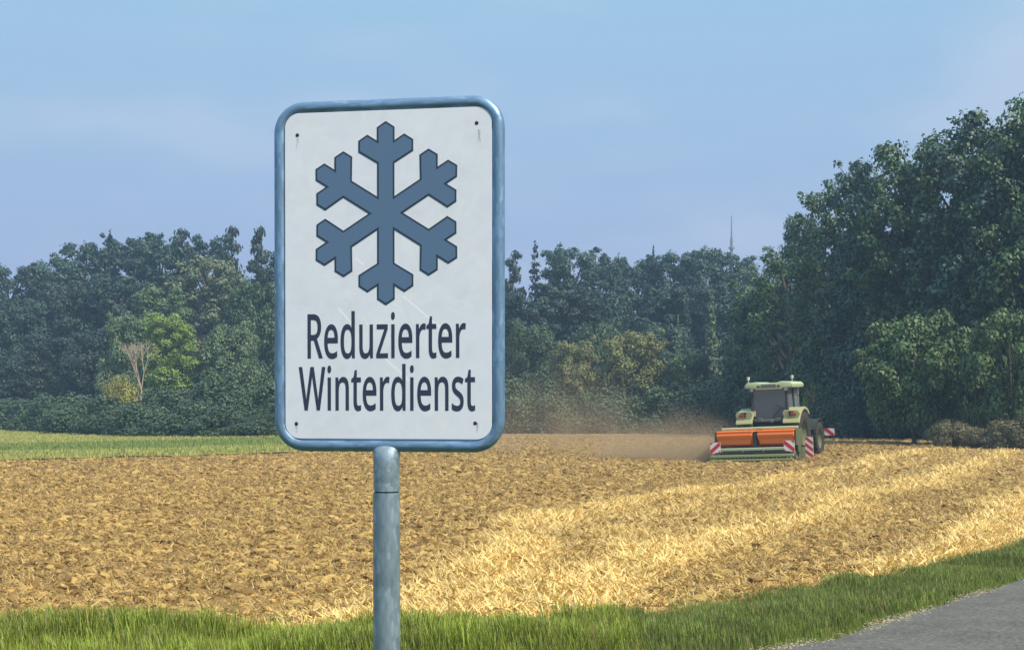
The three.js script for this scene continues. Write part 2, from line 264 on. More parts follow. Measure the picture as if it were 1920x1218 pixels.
  for (const [x, y] of [[42, 80], [640, 72], [36, 1005], [635, 1000]]) for (let k = 0; k < 5; k++) { c2.strokeStyle = `rgba(110,100,90,${.08 + q() * .1})`; c2.lineWidth = 2 + q() * 3; c2.beginPath(); c2.moveTo(x + (q() - .5) * 8, y); c2.lineTo(x + (q() - .5) * 10, y + 10 + q() * 30); c2.stroke(); }
  const ct = new THREE.CanvasTexture(cv); ct.colorSpace = THREE.SRGBColorSpace; ct.repeat.set(1 / pw, 1 / ph); ct.offset.set(.5, .5);
  const rr = (W, H, R) => { const s = new THREE.Shape(); s.moveTo(-W / 2 + R, -H / 2); s.lineTo(W / 2 - R, -H / 2); s.absarc(W / 2 - R, -H / 2 + R, R, -Math.PI / 2, 0); s.lineTo(W / 2, H / 2 - R); s.absarc(W / 2 - R, H / 2 - R, R, 0, Math.PI / 2); s.lineTo(-W / 2 + R, H / 2); s.absarc(-W / 2 + R, H / 2 - R, R, Math.PI / 2, Math.PI); s.lineTo(-W / 2, -H / 2 + R); s.absarc(-W / 2 + R, -H / 2 + R, R, Math.PI, Math.PI * 1.5); return s; };
  const plate = part(sign, 'plate', new THREE.ExtrudeGeometry(rr(pw, ph, .03), { depth: pt, bevelEnabled: true, bevelSize: .0006, bevelThickness: .0006, bevelSegments: 2, curveSegments: 10 }), new THREE.MeshPhysicalMaterial({ map: ct, roughness: .5, clearcoat: .25, clearcoatRoughness: .35 }), 'white plate with snowflake and two lines of lettering');
  plate.position.set(0, cy + .001, .006);
  const P = F / D, z0 = pt + .0009, ox = 730, oy = 518;                       // photo pixels to plate metres
  const ink = std(.028, .038, .085, .55), fill = std(.095, .172, .30, .5), line = std(.022, .045, .08, .5);
  // snowflake: six arms, dark contour and slate blue field
  const arm = [[18, 31.2], [18, 92], [57, 113.5], [57, 135], [38.3, 146], [18.4, 134.5], [18.4, 159], [0, 170]];
  const flake = (inset) => {
    const out = [];
    for (let k = 0; k < 6; k++) { const a = -k * Math.PI / 3, ca = Math.cos(a), sa = Math.sin(a); const full = [...arm.slice(1), ...arm.slice(1, -1).reverse().map(([x, y]) => [-x, y])].reverse(); for (const [x, y] of [[-arm[0][0], arm[0][1]], ...full]) out.push([x * ca - y * sa, x * sa + y * ca]); }
    const n = out.length, area = out.reduce((s, p, i) => s + p[0] * out[(i + 1) % n][1] - p[1] * out[(i + 1) % n][0], 0), sg = Math.sign(area);
    const res = out.map((p, i) => { const a = out[(i + n - 1) % n], b = out[(i + 1) % n]; const d0 = [p[0] - a[0], p[1] - a[1]], d1 = [b[0] - p[0], b[1] - p[1]], l0 = Math.hypot(...d0), l1 = Math.hypot(...d1); const n0 = [-d0[1] / l0 * sg, d0[0] / l0 * sg], n1 = [-d1[1] / l1 * sg, d1[0] / l1 * sg], k = 1 + n0[0] * n1[0] + n0[1] * n1[1]; return [p[0] + (n0[0] + n1[0]) / k * inset, p[1] + (n0[1] + n1[1]) / k * inset]; });
    return new THREE.Shape(res.map(([x, y]) => new THREE.Vector2(x * .905 / P / Math.cos(.164), y / P)));
  };
  const FX = (728 - ox) / P / Math.cos(.164), FY = (oy - 404.5) / P;
  part(plate, 'snowflake_outline', new THREE.ExtrudeGeometry(flake(0), { depth: .0003, bevelEnabled: false }).translate(FX, FY, z0), line);
  part(plate, 'snowflake', new THREE.ExtrudeGeometry(flake(3.6), { depth: .0003, bevelEnabled: false }).translate(FX, FY, z0 + .0004), fill, 'slate blue six-armed snowflake symbol');
  const font = await new FontLoader().loadAsync('fonts/droid/droid_sans_regular.typeface.json');
  const write = (text, x0, x1, base, cap) => {
    const g = new TextGeometry(text, { font, size: 1, depth: .01, curveSegments: 6, bevelEnabled: true, bevelSize: .012, bevelThickness: .001, bevelSegments: 1 });
    g.computeBoundingBox(); const b = g.boundingBox, W = (x1 - x0) / P / Math.cos(.164), k = cap / P / .738;
    g.translate(-b.min.x, 0, 0).scale(W / (b.max.x - b.min.x), k, .02).translate((x0 - ox) / P / Math.cos(.164), (oy - base) / P, z0);
    part(plate, 'lettering', g, ink, `dark blue lettering reading ${text}`);
  };
  write('Reduzierter', 579, 877, 671, 60); write('Winterdienst', 562, 894, 768, 59);
  for (const [x, y] of [[560, 255], [897, 244], [557, 794], [894, 792]]) { const rv = part(plate, 'rivet', new THREE.SphereGeometry(.0042, 12, 8, 0, 6.3, 0, 1.57).rotateX(Math.PI / 2).scale(1, 1, .5).translate((x - ox) / P / Math.cos(.164), (oy - y) / P, pt), std(.045, .05, .06, .5, .5)); rv.receiveShadow = true; }
  for (const s of [-1, 1]) for (const y of [-.3, .3]) part(sign, 'clip', box(.03, .022, .006, s * .2, cy + y, .001), galv(1, 1));
}

// ---------------------------------------------------------------- trees
function sprayGeo(list) {   // list of {p, n, s, c}: each a small spray of three pointed leaf clumps
  const N = list.length, pos = new Float32Array(N * 36), col = new Float32Array(N * 36), r = rng(N), a = new THREE.Vector3(), b = new THREE.Vector3(), n = new THREE.Vector3(), q = new THREE.Vector3();
  let o = 0;
  for (const L of list) {
    n.set(...L.n).normalize(); a.set(r() - .5, r() - .5, r() - .5).cross(n).normalize(); b.copy(n).cross(a);
    for (let k = 0; k < 2; k++) {
      const ang = r() * 6.28, ca = Math.cos(ang), sa = Math.sin(ang), len = L.s * (.75 + r() * .5), wid = L.s * (.28 + r() * .2), off = (r() - .5) * L.s * .5, bend = (r() - .5) * L.s * .6;
      const P = (u, v, w) => { q.set(...L.p).addScaledVector(a, ca * u - sa * v + off).addScaledVector(b, sa * u + ca * v + off * .6).addScaledVector(n, w); return [q.x, q.y, q.z]; };
      const A = P(-len * .5, 0, bend * .5), B = P(0, wid, 0), C = P(len * .5, 0, -bend), D = P(0, -wid, 0);
      for (const v of [A, B, C, A, C, D]) { pos.set(v, o); col.set(L.c, o); o += 3; }
    }
  }
  const g = new THREE.BufferGeometry(); g.setAttribute('position', new THREE.BufferAttribute(pos, 3)); g.setAttribute('color', new THREE.BufferAttribute(col, 3)); g.computeVertexNormals(); return g;
}
const tint = (r, v = .35) => { const b = 1 - v + r() * v * 2, w = (r() - .5) * .3; return [b * (1 + w), b, b * (1 - w * .6)]; };
function lobes(r, list, out, per, size) {                                   // leaves near the skin of ellipsoidal clumps
  for (const L of list) {
    const [cx, cy, cz, rx, ry, rz] = L, n = Math.round(per * (rx * ry + ry * rz + rx * rz)), lb = .85 + r() * .3;
    for (let i = 0; i < n; i++) {
      const u = r() * 2 - 1, t = r() * 6.283, k = Math.sqrt(1 - u * u), d = [k * Math.cos(t), u, k * Math.sin(t)], rad = (.45 + .72 * r() ** .7) * (.7 + .6 * noise(d[0] * 2.3 + cx * 3, d[1] * 2.3 + cy * 3, d[2] * 2.3 + cz * 3));
      if (d[1] < -.55 && r() < .6) continue;
      out.push({ p: [cx + d[0] * rx * rad, cy + d[1] * ry * rad, cz + d[2] * rz * rad], n: [d[0] + (r() - .5) * 1.3, d[1] * .8 + .45 + (r() - .5) * 1.2, d[2] + (r() - .5) * 1.3], s: size * (.65 + r() * .7), c: tint(r).map((v) => v * lb) });
    }
  }
}
// every kind is modelled 10 m tall and scaled to its tree
function broadleaf(seed, { lo = 1.6, wide = 3.6, nl = 34, per = 62, size = .42, top = .35, lobe = 1.25, droop = 0 } = {}) {
  const r = rng(seed), L = [], out = [], wood = [rod([0, -.2, 0], [.1, 3.2, 0], .26, .19, 9), rod([.1, 3.1, 0], [0, 7.5, .1], .19, .06, 7)];
  for (let i = 0; i < nl; i++) {
    const t = (i + r()) / nl, y = lo + .5 + t * (9.3 - lo - .5), m = (y - lo) / (10 - lo), prof = Math.sqrt(Math.max(0.02, 1 - (Math.max(0, m - top) / (1 - top)) ** 2)) * (.62 + .38 * sstep(0, top, m));
    const a = i * 2.399 + r() * .8, rad = wide * prof * (.35 + .6 * Math.sqrt(r())), s = lobe * (.7 + r() * .6) * (1 - m * .3);
    const x = Math.cos(a) * rad, z = Math.sin(a) * rad, yy = y - droop * rad / wide;
    L.push([x, yy, z, s * 1.1, s * .78, s * 1.1]);
    if (i % 2 === 0) wood.push(rod([0.03, Math.max(1.6, yy - 1.6 - rad * .3), 0], [x * .9, yy, z * .9], .075, .025, 5));
  }
  for (let i = 0; i < nl * .55; i++) { const l = L[Math.floor(r() * nl)], a = Math.atan2(l[2], l[0]) + (r() - .5), k = l[3] * (.9 + r() * .7), s = l[3] * (.22 + r() * .3), x = l[0] + Math.cos(a) * k * .8, y = l[1] + (r() - .15) * k, z = l[2] + Math.sin(a) * k * .8; L.push([x, y, z, s * 1.2, s * .8, s * 1.2]); wood.push(rod([l[0] * .8, l[1] - .1, l[2] * .8], [x, y, z], .03, .012, 3)); }
  lobes(r, L, out, per, size);
  for (let i = 0; i < nl * 4; i++) { const l = L[Math.floor(r() * L.length)], a = r() * 6.28, k = 1.05 + r() * .35; out.push({ p: [l[0] + Math.cos(a) * l[3] * k, l[1] + (r() - .2) * l[4], l[2] + Math.sin(a) * l[5] * k], n: [r() - .5, r(), r() - .5], s: size * (.6 + r() * .5), c: tint(r) }); }
  return { crown: sprayGeo(out), wood: merge(wood) };
}
function conifer(seed, { wide = 1.9, lo = 1, tiers = 17, per = 15, size = .4, ragged = .3 } = {}) {
  const r = rng(seed), out = [], wood = [rod([0, -.2, 0], [0, 9.7, 0], .17, .02, 8)];
  for (let k = 0; k < tiers; k++) {
    const t = k / (tiers - 1), y = lo + t * (9.5 - lo), R = wide * (1 - t * .93) * (.8 + r() * .4), nb = Math.round(lerp(9, 5, t));
    for (let b = 0; b < nb; b++) {
      const a = k * 1.1 + b / nb * 6.283 + r() * .5, len = R * (1 - ragged + r() * ragged * 2), n = Math.max(2, Math.round(per * len / wide));
      wood.push(rod([0, y, 0], [Math.cos(a) * len * .8, y - len * .16, Math.sin(a) * len * .8], .025, .01, 3));
      for (let i = 0; i < n; i++) { const u = (.15 + .9 * Math.sqrt(r())) * len, s = (r() - .5) * (.5 + len * .3); out.push({ p: [Math.cos(a) * u - Math.sin(a) * s * .6, y - u * .2 + u * u * .03 + (r() - .5) * .3, Math.sin(a) * u + Math.cos(a) * s * .6], n: [Math.cos(a) * .5 + (r() - .5) * 1.4, .8 + (r() - .5), Math.sin(a) * .5 + (r() - .5) * 1.4], s: size * (.6 + r() * .6), c: tint(r, .28) }); }
    }
  }
  for (let i = 0; i < 14; i++) out.push({ p: [(r() - .5) * .2, 9.3 + r() * .7, (r() - .5) * .2], n: [r() - .5, .2, r() - .5], s: size * .6, c: tint(r) });
  return { crown: sprayGeo(out), wood: merge(wood) };
}
function pine(seed) {                                                       // open tall crown on a bare stem
  const r = rng(seed), L = [], out = [], wood = [rod([0, -.2, 0], [.1, 5, 0], .16, .12, 8), rod([.1, 5, 0], [-.05, 9.5, 0], .12, .03, 7)];
  for (let i = 0; i < 15; i++) { const t = i / 14, y = 3.4 + t * 6, a = i * 2.4 + r(), rad = (1.55 - t * 1.2) * (.5 + r() * .6), s = .78 - t * .32; L.push([Math.cos(a) * rad, y, Math.sin(a) * rad, s * 1.2, s * .55, s * 1.2]); wood.push(rod([0, y - .4, 0], [Math.cos(a) * rad, y, Math.sin(a) * rad], .05, .02, 4)); }
  lobes(r, L, out, 170, .22); return { crown: sprayGeo(out), wood: merge(wood) };
}
function shrub(seed, { wide = 5.5, per = 13, size = .85, nl = 22 } = {}) {
  const r = rng(seed), L = [], out = [], wood = [];
  for (let i = 0; i < nl; i++) { const a = r() * 6.283, rad = wide * Math.sqrt(r()) * .85, y = 1.2 + r() * (7.6 - rad * .75), s = 1.5 + r() * 1.1; L.push([Math.cos(a) * rad, Math.max(.9, y), Math.sin(a) * rad, s * 1.1, s, s * 1.1]); if (i % 3 === 0) wood.push(rod([(r() - .5) * .6, -.2, (r() - .5) * .6], [Math.cos(a) * rad, y, Math.sin(a) * rad], .13, .05, 5)); }
  lobes(r, L, out, per, size);
  for (let i = 0; i < 120; i++) { const a = r() * 6.28, rad = wide * r(); out.push({ p: [Math.cos(a) * rad, 7.5 + r() * 2.3 - rad * .6, Math.sin(a) * rad], n: [r() - .5, .3, r() - .5], s: size * (.5 + r() * .5), c: tint(r) }); }
  return { crown: sprayGeo(out), wood: merge(wood) };
}
const KIND = {
  broad: [1, 2, 3, 4].map((s) => broadleaf(s * 17, { nl: 50, per: 190, size: .2, lobe: 1.1 })),
  tall: [21, 22, 23, 24].map((s) => broadleaf(s * 19, { lo: 1.5, wide: 1.75, nl: 66, per: 560, size: .122, lobe: .54, top: .55 })),
  near: [5, 6, 7, 8].map((s) => broadleaf(s * 31, { lo: 1.0, wide: 2.5, nl: 84, per: 330, size: .12, lobe: .58, top: .5 })),
  low: [9, 10, 11].map((s) => broadleaf(s * 13, { lo: 2.2, wide: 5.6, nl: 60, per: 130, size: .27, lobe: 1.25, top: .5, droop: 1.4 })),
  spruce: [12, 13, 14].map((s) => conifer(s * 7, { per: 24, size: .26, tiers: 22 })),
  pine: [15, 16, 17].map((s) => pine(s * 5)),
  shrub: [18, 19, 20, 21].map((s) => shrub(s * 3, { per: 48, size: .42, nl: 30 })),
};
console.log('kinds', Object.entries(KIND).map(([k, v]) => k + ':' + v.map((o) => o.crown.attributes.position.count / 3)).join(' '));
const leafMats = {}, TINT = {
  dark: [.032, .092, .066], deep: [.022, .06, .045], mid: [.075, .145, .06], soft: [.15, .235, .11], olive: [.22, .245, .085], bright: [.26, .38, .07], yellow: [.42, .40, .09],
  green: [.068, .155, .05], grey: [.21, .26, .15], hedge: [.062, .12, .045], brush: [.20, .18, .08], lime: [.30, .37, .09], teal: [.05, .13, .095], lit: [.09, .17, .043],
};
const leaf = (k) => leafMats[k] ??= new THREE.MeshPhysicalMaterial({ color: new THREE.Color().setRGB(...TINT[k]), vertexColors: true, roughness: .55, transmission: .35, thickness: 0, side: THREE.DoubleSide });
const bark = std(.085, .078, .065, 1), paleBark = std(.42, .34, .28, 1);
let treeSeed = rng(404);
// a plant whose crown top shows at photo row yTop, whose crown is wPx wide there, standing d metres away
function plant(kind, px, yTop, d, wPx, tintName, label, group, category) {
  if (kind === 'broad' && (769 - yTop) > 1.7 * wPx) { kind = 'tall'; wPx *= 1.1; }
  if (kind === 'near') { wPx *= 1.3; yTop -= 14; }
  const V = KIND[kind], v = V[Math.floor(treeSeed() * V.length)], x = (px - 960) / F * d, gy = landY(x, -d), H = EYE + (769 - yTop) / F * d - gy, W = wPx / F * d;
  const natural = { broad: 8.4, tall: 4.3, near: 6, low: 13, spruce: 3.9, pine: 4.2, shrub: 12 }[kind];
  const t = thing({ broad: 'broadleaf_tree', tall: 'broadleaf_tree', near: 'broadleaf_tree', low: 'broadleaf_tree', spruce: 'spruce_tree', pine: 'pine_tree', shrub: 'shrub' }[kind], label, category || (kind === 'shrub' ? 'shrub' : 'tree'), [x, gy - .05, -d], group);
  t.rotation.y = treeSeed() * 6.28;
  t.scale.set(W / natural, H / 10, W / natural);
  part(t, kind === 'shrub' ? 'stems' : 'trunk', v.wood, bark);
  part(t, kind === 'shrub' ? 'foliage' : 'crown', v.crown, leaf(tintName)).userData.kind = 'stuff';
  return t;
}
// skyline of the wood, left of the sign (left to right)
[['broad', 15, 482, 150, 110, 'dark'], ['pine', 62, 486, 148, 80, 'deep'], ['broad', 105, 470, 152, 120, 'teal'], ['broad', 158, 437, 156, 130, 'dark'], ['spruce', 205, 428, 152, 90, 'deep'], ['broad', 245, 424, 158, 140, 'dark'], ['broad', 300, 428, 150, 120, 'teal'], ['pine', 340, 414, 150, 90, 'deep'], ['broad', 385, 424, 156, 110, 'dark'], ['pine', 434, 409, 142, 76, 'deep'], ['pine', 483, 411, 142, 76, 'deep'], ['broad', 520, 450, 150, 120, 'dark'], ['broad', 590, 450, 150, 130, 'dark']]
  .forEach(([k, ...a], i) => plant(k, ...a, `tall dark tree on the skyline left of the sign, ${ORD[i]} from the left edge`, 'skyline trees left of the sign'));
// middle rows, left
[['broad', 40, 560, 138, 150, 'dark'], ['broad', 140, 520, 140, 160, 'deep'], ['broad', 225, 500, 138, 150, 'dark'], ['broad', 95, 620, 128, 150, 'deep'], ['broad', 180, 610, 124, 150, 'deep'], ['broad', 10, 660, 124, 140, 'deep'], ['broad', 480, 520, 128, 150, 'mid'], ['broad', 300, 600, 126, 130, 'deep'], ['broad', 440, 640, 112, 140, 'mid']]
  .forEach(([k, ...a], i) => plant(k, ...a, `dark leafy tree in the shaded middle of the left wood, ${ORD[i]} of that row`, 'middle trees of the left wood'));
plant('broad', 395, 462, 132, 165, 'grey', 'large pale grey-green tree beside the two pines left of the sign');
plant('broad', 300, 520, 122, 120, 'soft', 'soft green tree behind the bright green one');
plant('broad', 240, 585, 116, 110, 'soft', 'muted green tree just left of the bright green one');
plant('broad', 316, 572, 108, 108, 'bright', 'bright yellow-green tree standing out in the left wood');
plant('broad', 430, 600, 110, 130, 'soft', 'mid green tree next to the left edge of the sign plate');
plant('shrub', 226, 690, 98, 66, 'yellow', 'yellow leafed shrub in front of the bare tree');
// low hedge of shrubs along the back of the green field
[[-20, 730, 120, 130, 'hedge'], [35, 738, 118, 120, 'hedge'], [90, 730, 112, 120, 'hedge'], [150, 735, 104, 130, 'mid'], [200, 728, 98, 130, 'hedge'], [265, 735, 92, 130, 'mid'], [320, 700, 95, 140, 'hedge'], [360, 745, 89, 130, 'mid'], [420, 690, 92, 150, 'hedge'], [455, 740, 87, 130, 'hedge'], [510, 700, 88, 140, 'mid'], [560, 730, 87, 140, 'hedge'], [300, 770, 89, 120, 'hedge'], [400, 770, 86, 120, 'mid'], [480, 775, 85, 120, 'hedge']]
  .forEach((a, i) => plant('shrub', ...a, `dark green shrub in the hedge behind the green field, ${ORD[i]} along from the left`, 'hedge behind the green field'));
// hidden by the sign, still there from a step aside
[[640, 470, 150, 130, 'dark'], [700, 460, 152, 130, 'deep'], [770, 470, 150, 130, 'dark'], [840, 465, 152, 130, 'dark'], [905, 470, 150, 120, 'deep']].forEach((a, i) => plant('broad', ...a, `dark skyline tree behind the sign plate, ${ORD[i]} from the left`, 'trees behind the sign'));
[[610, 700, 92, 170], [700, 690, 98, 170], [790, 690, 104, 170], [880, 690, 108, 170]].forEach((a, i) => plant('shrub', ...a, 'hedge', `green shrub behind the sign plate, ${ORD[i]} from the left`, 'shrubs behind the sign'));
// centre skyline
[['pine', 962, 458, 146, 76, 'deep'], ['spruce', 1003, 448, 146, 84, 'deep'], ['broad', 1070, 446, 142, 130, 'teal'], ['broad', 1125, 468, 156, 100, 'dark'], ['spruce', 1160, 474, 158, 70, 'dark'], ['broad', 1195, 468, 160, 110, 'dark'], ['spruce', 1225, 460, 160, 66, 'deep'], ['broad', 1265, 456, 158, 110, 'dark'], ['broad', 1320, 448, 156, 120, 'teal'], ['broad', 1372, 458, 158, 110, 'dark'], ['broad', 1430, 480, 140, 110, 'soft']]
  .forEach(([k, ...a], i) => plant(k, ...a, `tall bluish tree on the skyline between the sign and the tractor, ${ORD[i]} from the sign`, 'skyline trees right of the sign'));
[['broad', 985, 540, 130, 130, 'dark'], ['broad', 1060, 520, 134, 140, 'deep'], ['broad', 1140, 540, 136, 140, 'dark'], ['broad', 1215, 530, 138, 140, 'dark'], ['broad', 1290, 520, 138, 130, 'deep'], ['broad', 1370, 520, 134, 140, 'dark'], ['broad', 1120, 600, 122, 120, 'mid'], ['broad', 1250, 600, 124, 130, 'dark']]
  .forEach(([k, ...a], i) => plant(k, ...a, `dark rounded tree in the middle of the centre wood, ${ORD[i]} of that row`, 'middle trees of the centre wood'));
[['spruce', 1335, 532, 124, 56, 'soft'], ['spruce', 1272, 590, 116, 60, 'soft'], ['spruce', 1372, 545, 120, 54, 'deep'], ['spruce', 1290, 560, 126, 50, 'dark']]
  .forEach(([k, ...a], i) => plant(k, ...a, ['pale slim spruce above the tractor dust, tallest of four', 'pale short spruce with a pointed top in the centre wood', 'dark slim spruce just left of the large green dome', 'dark slim spruce between the two pale ones'][i], 'young spruces in the centre wood'));
plant('broad', 1000, 600, 114, 120, 'mid', 'grey-green tree right beside the sign frame');
plant('broad', 1078, 632, 106, 110, 'olive', 'olive tree with yellowing top, nearer the sign');
plant('broad', 1192, 616, 106, 150, 'olive', 'broad olive-brown dome tree in the centre of the wood edge');
plant('broad', 1290, 655, 104, 110, 'mid', 'low green tree between the olive dome and the tractor');
plant('broad', 1445, 525, 100, 190, 'green', 'large rounded green tree directly behind the tractor');
plant('shrub', 1540, 655, 84, 74, 'lime', 'yellow-green bush just right of the tractor cab');
[[965, 700, 106, 140, 'hedge'], [1030, 705, 105, 130, 'hedge'], [1090, 725, 104, 130, 'mid'], [1150, 715, 104, 130, 'hedge'], [1215, 710, 104, 140, 'hedge'], [1275, 715, 103, 130, 'mid'], [1335, 690, 100, 130, 'hedge'], [1390, 690, 98, 120, 'hedge'], [1450, 680, 92, 130, 'hedge'], [1510, 700, 86, 120, 'hedge']]
  .forEach((a, i) => plant('shrub', ...a, `dark shrub at the field edge behind the dust, ${ORD[i]} from the sign`, 'shrubs along the centre wood edge'));
// tall trees on the right
[[1480, 470, 92, 150, 'green'], [1505, 392, 96, 90, 'teal'], [1580, 330, 84, 190, 'green'], [1650, 288, 80, 210, 'teal'], [1740, 240, 76, 230, 'green'], [1830, 205, 74, 240, 'teal'], [1915, 172, 72, 250, 'green'], [2010, 150, 72, 260, 'dark'], [2110, 140, 74, 260, 'green']]
  .forEach((a, i) => plant('near', ...a, `towering dark green tree of the right wood, ${ORD[i]} counting from the tractor`, 'tall trees of the right wood'));
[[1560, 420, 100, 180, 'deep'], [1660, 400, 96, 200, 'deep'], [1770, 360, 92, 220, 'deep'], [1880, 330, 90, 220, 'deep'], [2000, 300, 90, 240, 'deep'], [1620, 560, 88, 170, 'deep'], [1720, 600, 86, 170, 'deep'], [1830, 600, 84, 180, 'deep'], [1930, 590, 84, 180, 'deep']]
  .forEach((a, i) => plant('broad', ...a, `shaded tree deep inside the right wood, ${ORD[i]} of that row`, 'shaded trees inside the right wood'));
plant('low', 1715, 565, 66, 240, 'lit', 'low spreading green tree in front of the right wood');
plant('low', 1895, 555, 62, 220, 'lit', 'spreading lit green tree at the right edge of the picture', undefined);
[[1570, 720, 80, 110, 'hedge'], [1625, 730, 79, 110, 'deep'], [1680, 735, 78, 110, 'hedge'], [1735, 735, 77, 110, 'deep'], [1790, 730, 74, 120, 'hedge'], [1860, 730, 72, 130, 'deep'], [1930, 720, 70, 130, 'hedge'], [1600, 670, 84, 120, 'deep'], [1700, 660, 82, 130, 'deep']]
  .forEach((a, i) => plant('shrub', ...a, `dark undergrowth shrub below the right wood, ${ORD[i]} from the tractor`, 'undergrowth below the right wood'));
[[1785, 778, 60, 76], [1835, 792, 58, 66], [1885, 768, 57, 84], [1945, 764, 56, 90]].forEach((a, i) => plant('shrub', ...a, 'brush', `brownish dry brush at the field corner, ${ORD[i]} from the left`, 'dry brush at the field corner'));
{ // bare tree
  const d = 96, x = (262 - 960) / F * d, t = thing('bare_tree', 'small leafless tree with pale branches below the bright green tree', 'tree', [x, landY(x, -d), -d]), r = rng(8), gs = [];
  const grow = (p, dir, L, rad, n) => { const e = p.map((v, i) => v + dir[i] * L); gs.push(rod(p, e, rad, rad * .65, 6)); if (n) for (let k = 0; k < (n > 2 ? 3 : 4); k++) { const s = .75, q = [dir[0] + (r() - .5) * s * 1.6, dir[1] + (r() - .3) * .4, dir[2] + (r() - .5) * s * 1.6], l = Math.hypot(...q); grow(e, q.map((v) => v / l), L * (.62 + r() * .25), rad * .6, n - 1); } };
  grow([0, 0, 0], [.05, 1, 0], 1.9, .13, 0); grow([.095, 1.87, 0], [.02, 1, 0], 1.75, .115, 4);
  part(t, 'trunk', merge(gs), paleBark); t.scale.set(.68, .97, .68);
}
{ // far mast
  const d = 420, x = (1372 - 960) / F * d, t = thing('radio_mast', 'thin distant radio mast rising behind the wood', 'mast', [x, landY(x, -d), -d]), m = std(.16, .18, .22, .7), H = EYE + (769 - 404) / F * d - landY(x, -d);
  part(t, 'shaft', merge(rod([0, 0, 0], [0, H * .72, 0], 1.1, .75, 10), rod([0, H * .72, 0], [0, H * .86, 0], .55, .4, 8)), m); part(t, 'antenna', rod([0, H * .86, 0], [0, H, 0], .28, .12, 6), m); part(t, 'platform', rod([0, H * .74, 0], [0, H * .755, 0], 1.35, 1.35, 12), m); part(t, 'platform', rod([0, H * .79, 0], [0, H * .8, 0], 1.0, 1.0, 12), m);
}
{ // small white marker post at the edge of the green field
  const d = 86, x = (472 - 960) / F * d, t = thing('marker_post', 'short white marker post before the hedge left of the sign', 'post', [x, landY(x, -d), -d]);
  part(t, 'shaft', box(.09, .75, .09, 0, .4, 0, .02), std(.7, .7, .68, .7)); part(t, 'cap', new THREE.ConeGeometry(.07, .08, 4).rotateY(.785).translate(0, .815, 0), std(.55, .55, .55, .7));
}
console.log('plants done');

// ---------------------------------------------------------------- tractor and seed drill
const YAW = -27 * Math.PI / 180, AX = [10.46, -50.8];
const slope = Math.atan(0.045) * .9;
const M = {
  lime: std(.36, .38, .19, .6), green: std(.095, .12, .055, .7), paleGreen: std(.44, .54, .33, .5), dark: std(.028, .03, .03, .75), grey: std(.14, .14, .13, .7), tyre: std(.035, .034, .032, .95), rim: std(.15, .155, .09, .8), dirt: std(.20, .17, .12, .95),
  orange: std(.92, .22, .018, .5), red: std(.55, .03, .04, .5), white: std(.78, .76, .74, .55), lamp: std(.35, .03, .02, .3), cream: std(.6, .5, .42, .6), steel: std(.35, .37, .36, .45, .7),
  glass: new THREE.MeshPhysicalMaterial({ color: new THREE.Color().setRGB(.42, .49, .55), transmission: .74, roughness: .2, thickness: 0 }), skin: std(.42, .26, .18, .7), cloth: std(.06, .07, .11, .9), hair: std(.03, .022, .016, .9), seat: std(.03, .03, .032, .8),
};
function warningBoard(parent, x, y, z, w, h, flip, yaw = 0) {                // red and white diagonal marker board
  const b = part(parent, 'warning_board', box(w, h, .02), M.white); b.position.set(x, y, z); b.rotation.y = yaw;
  const n = 3; for (let k = -n; k <= n; k++) {
    const s = w / 1.9, pts = [], c = k * s * 2;                                 // clip each stripe to the board
    const f = flip ? -1 : 1, poly = [[c - s / 2 - h * .6, -h / 2], [c + s / 2 - h * .6, -h / 2], [c + s / 2 + h * .6, h / 2], [c - s / 2 + h * .6, h / 2]];
    let P = poly; for (const [side, lim] of [[1, w / 2 - .005], [-1, w / 2 - .005]]) { const out = []; P.forEach((p, i) => { const q = P[(i + 1) % P.length], a = p[0] * side <= lim, bb = q[0] * side <= lim; if (a) out.push(p); if (a !== bb) { const t = (lim * side - p[0]) / (q[0] - p[0]); out.push([lim * side, p[1] + (q[1] - p[1]) * t]); } }); P = out; }
    if (P.length < 3) continue;
    for (const zz of [.0105]) part(b, 'red_stripe', new THREE.ExtrudeGeometry(new THREE.Shape(P.map(([a, e]) => new THREE.Vector2(a * f, e * .98))), { depth: .003, bevelEnabled: false }).translate(0, 0, zz), M.red);
  }
  return b;
}
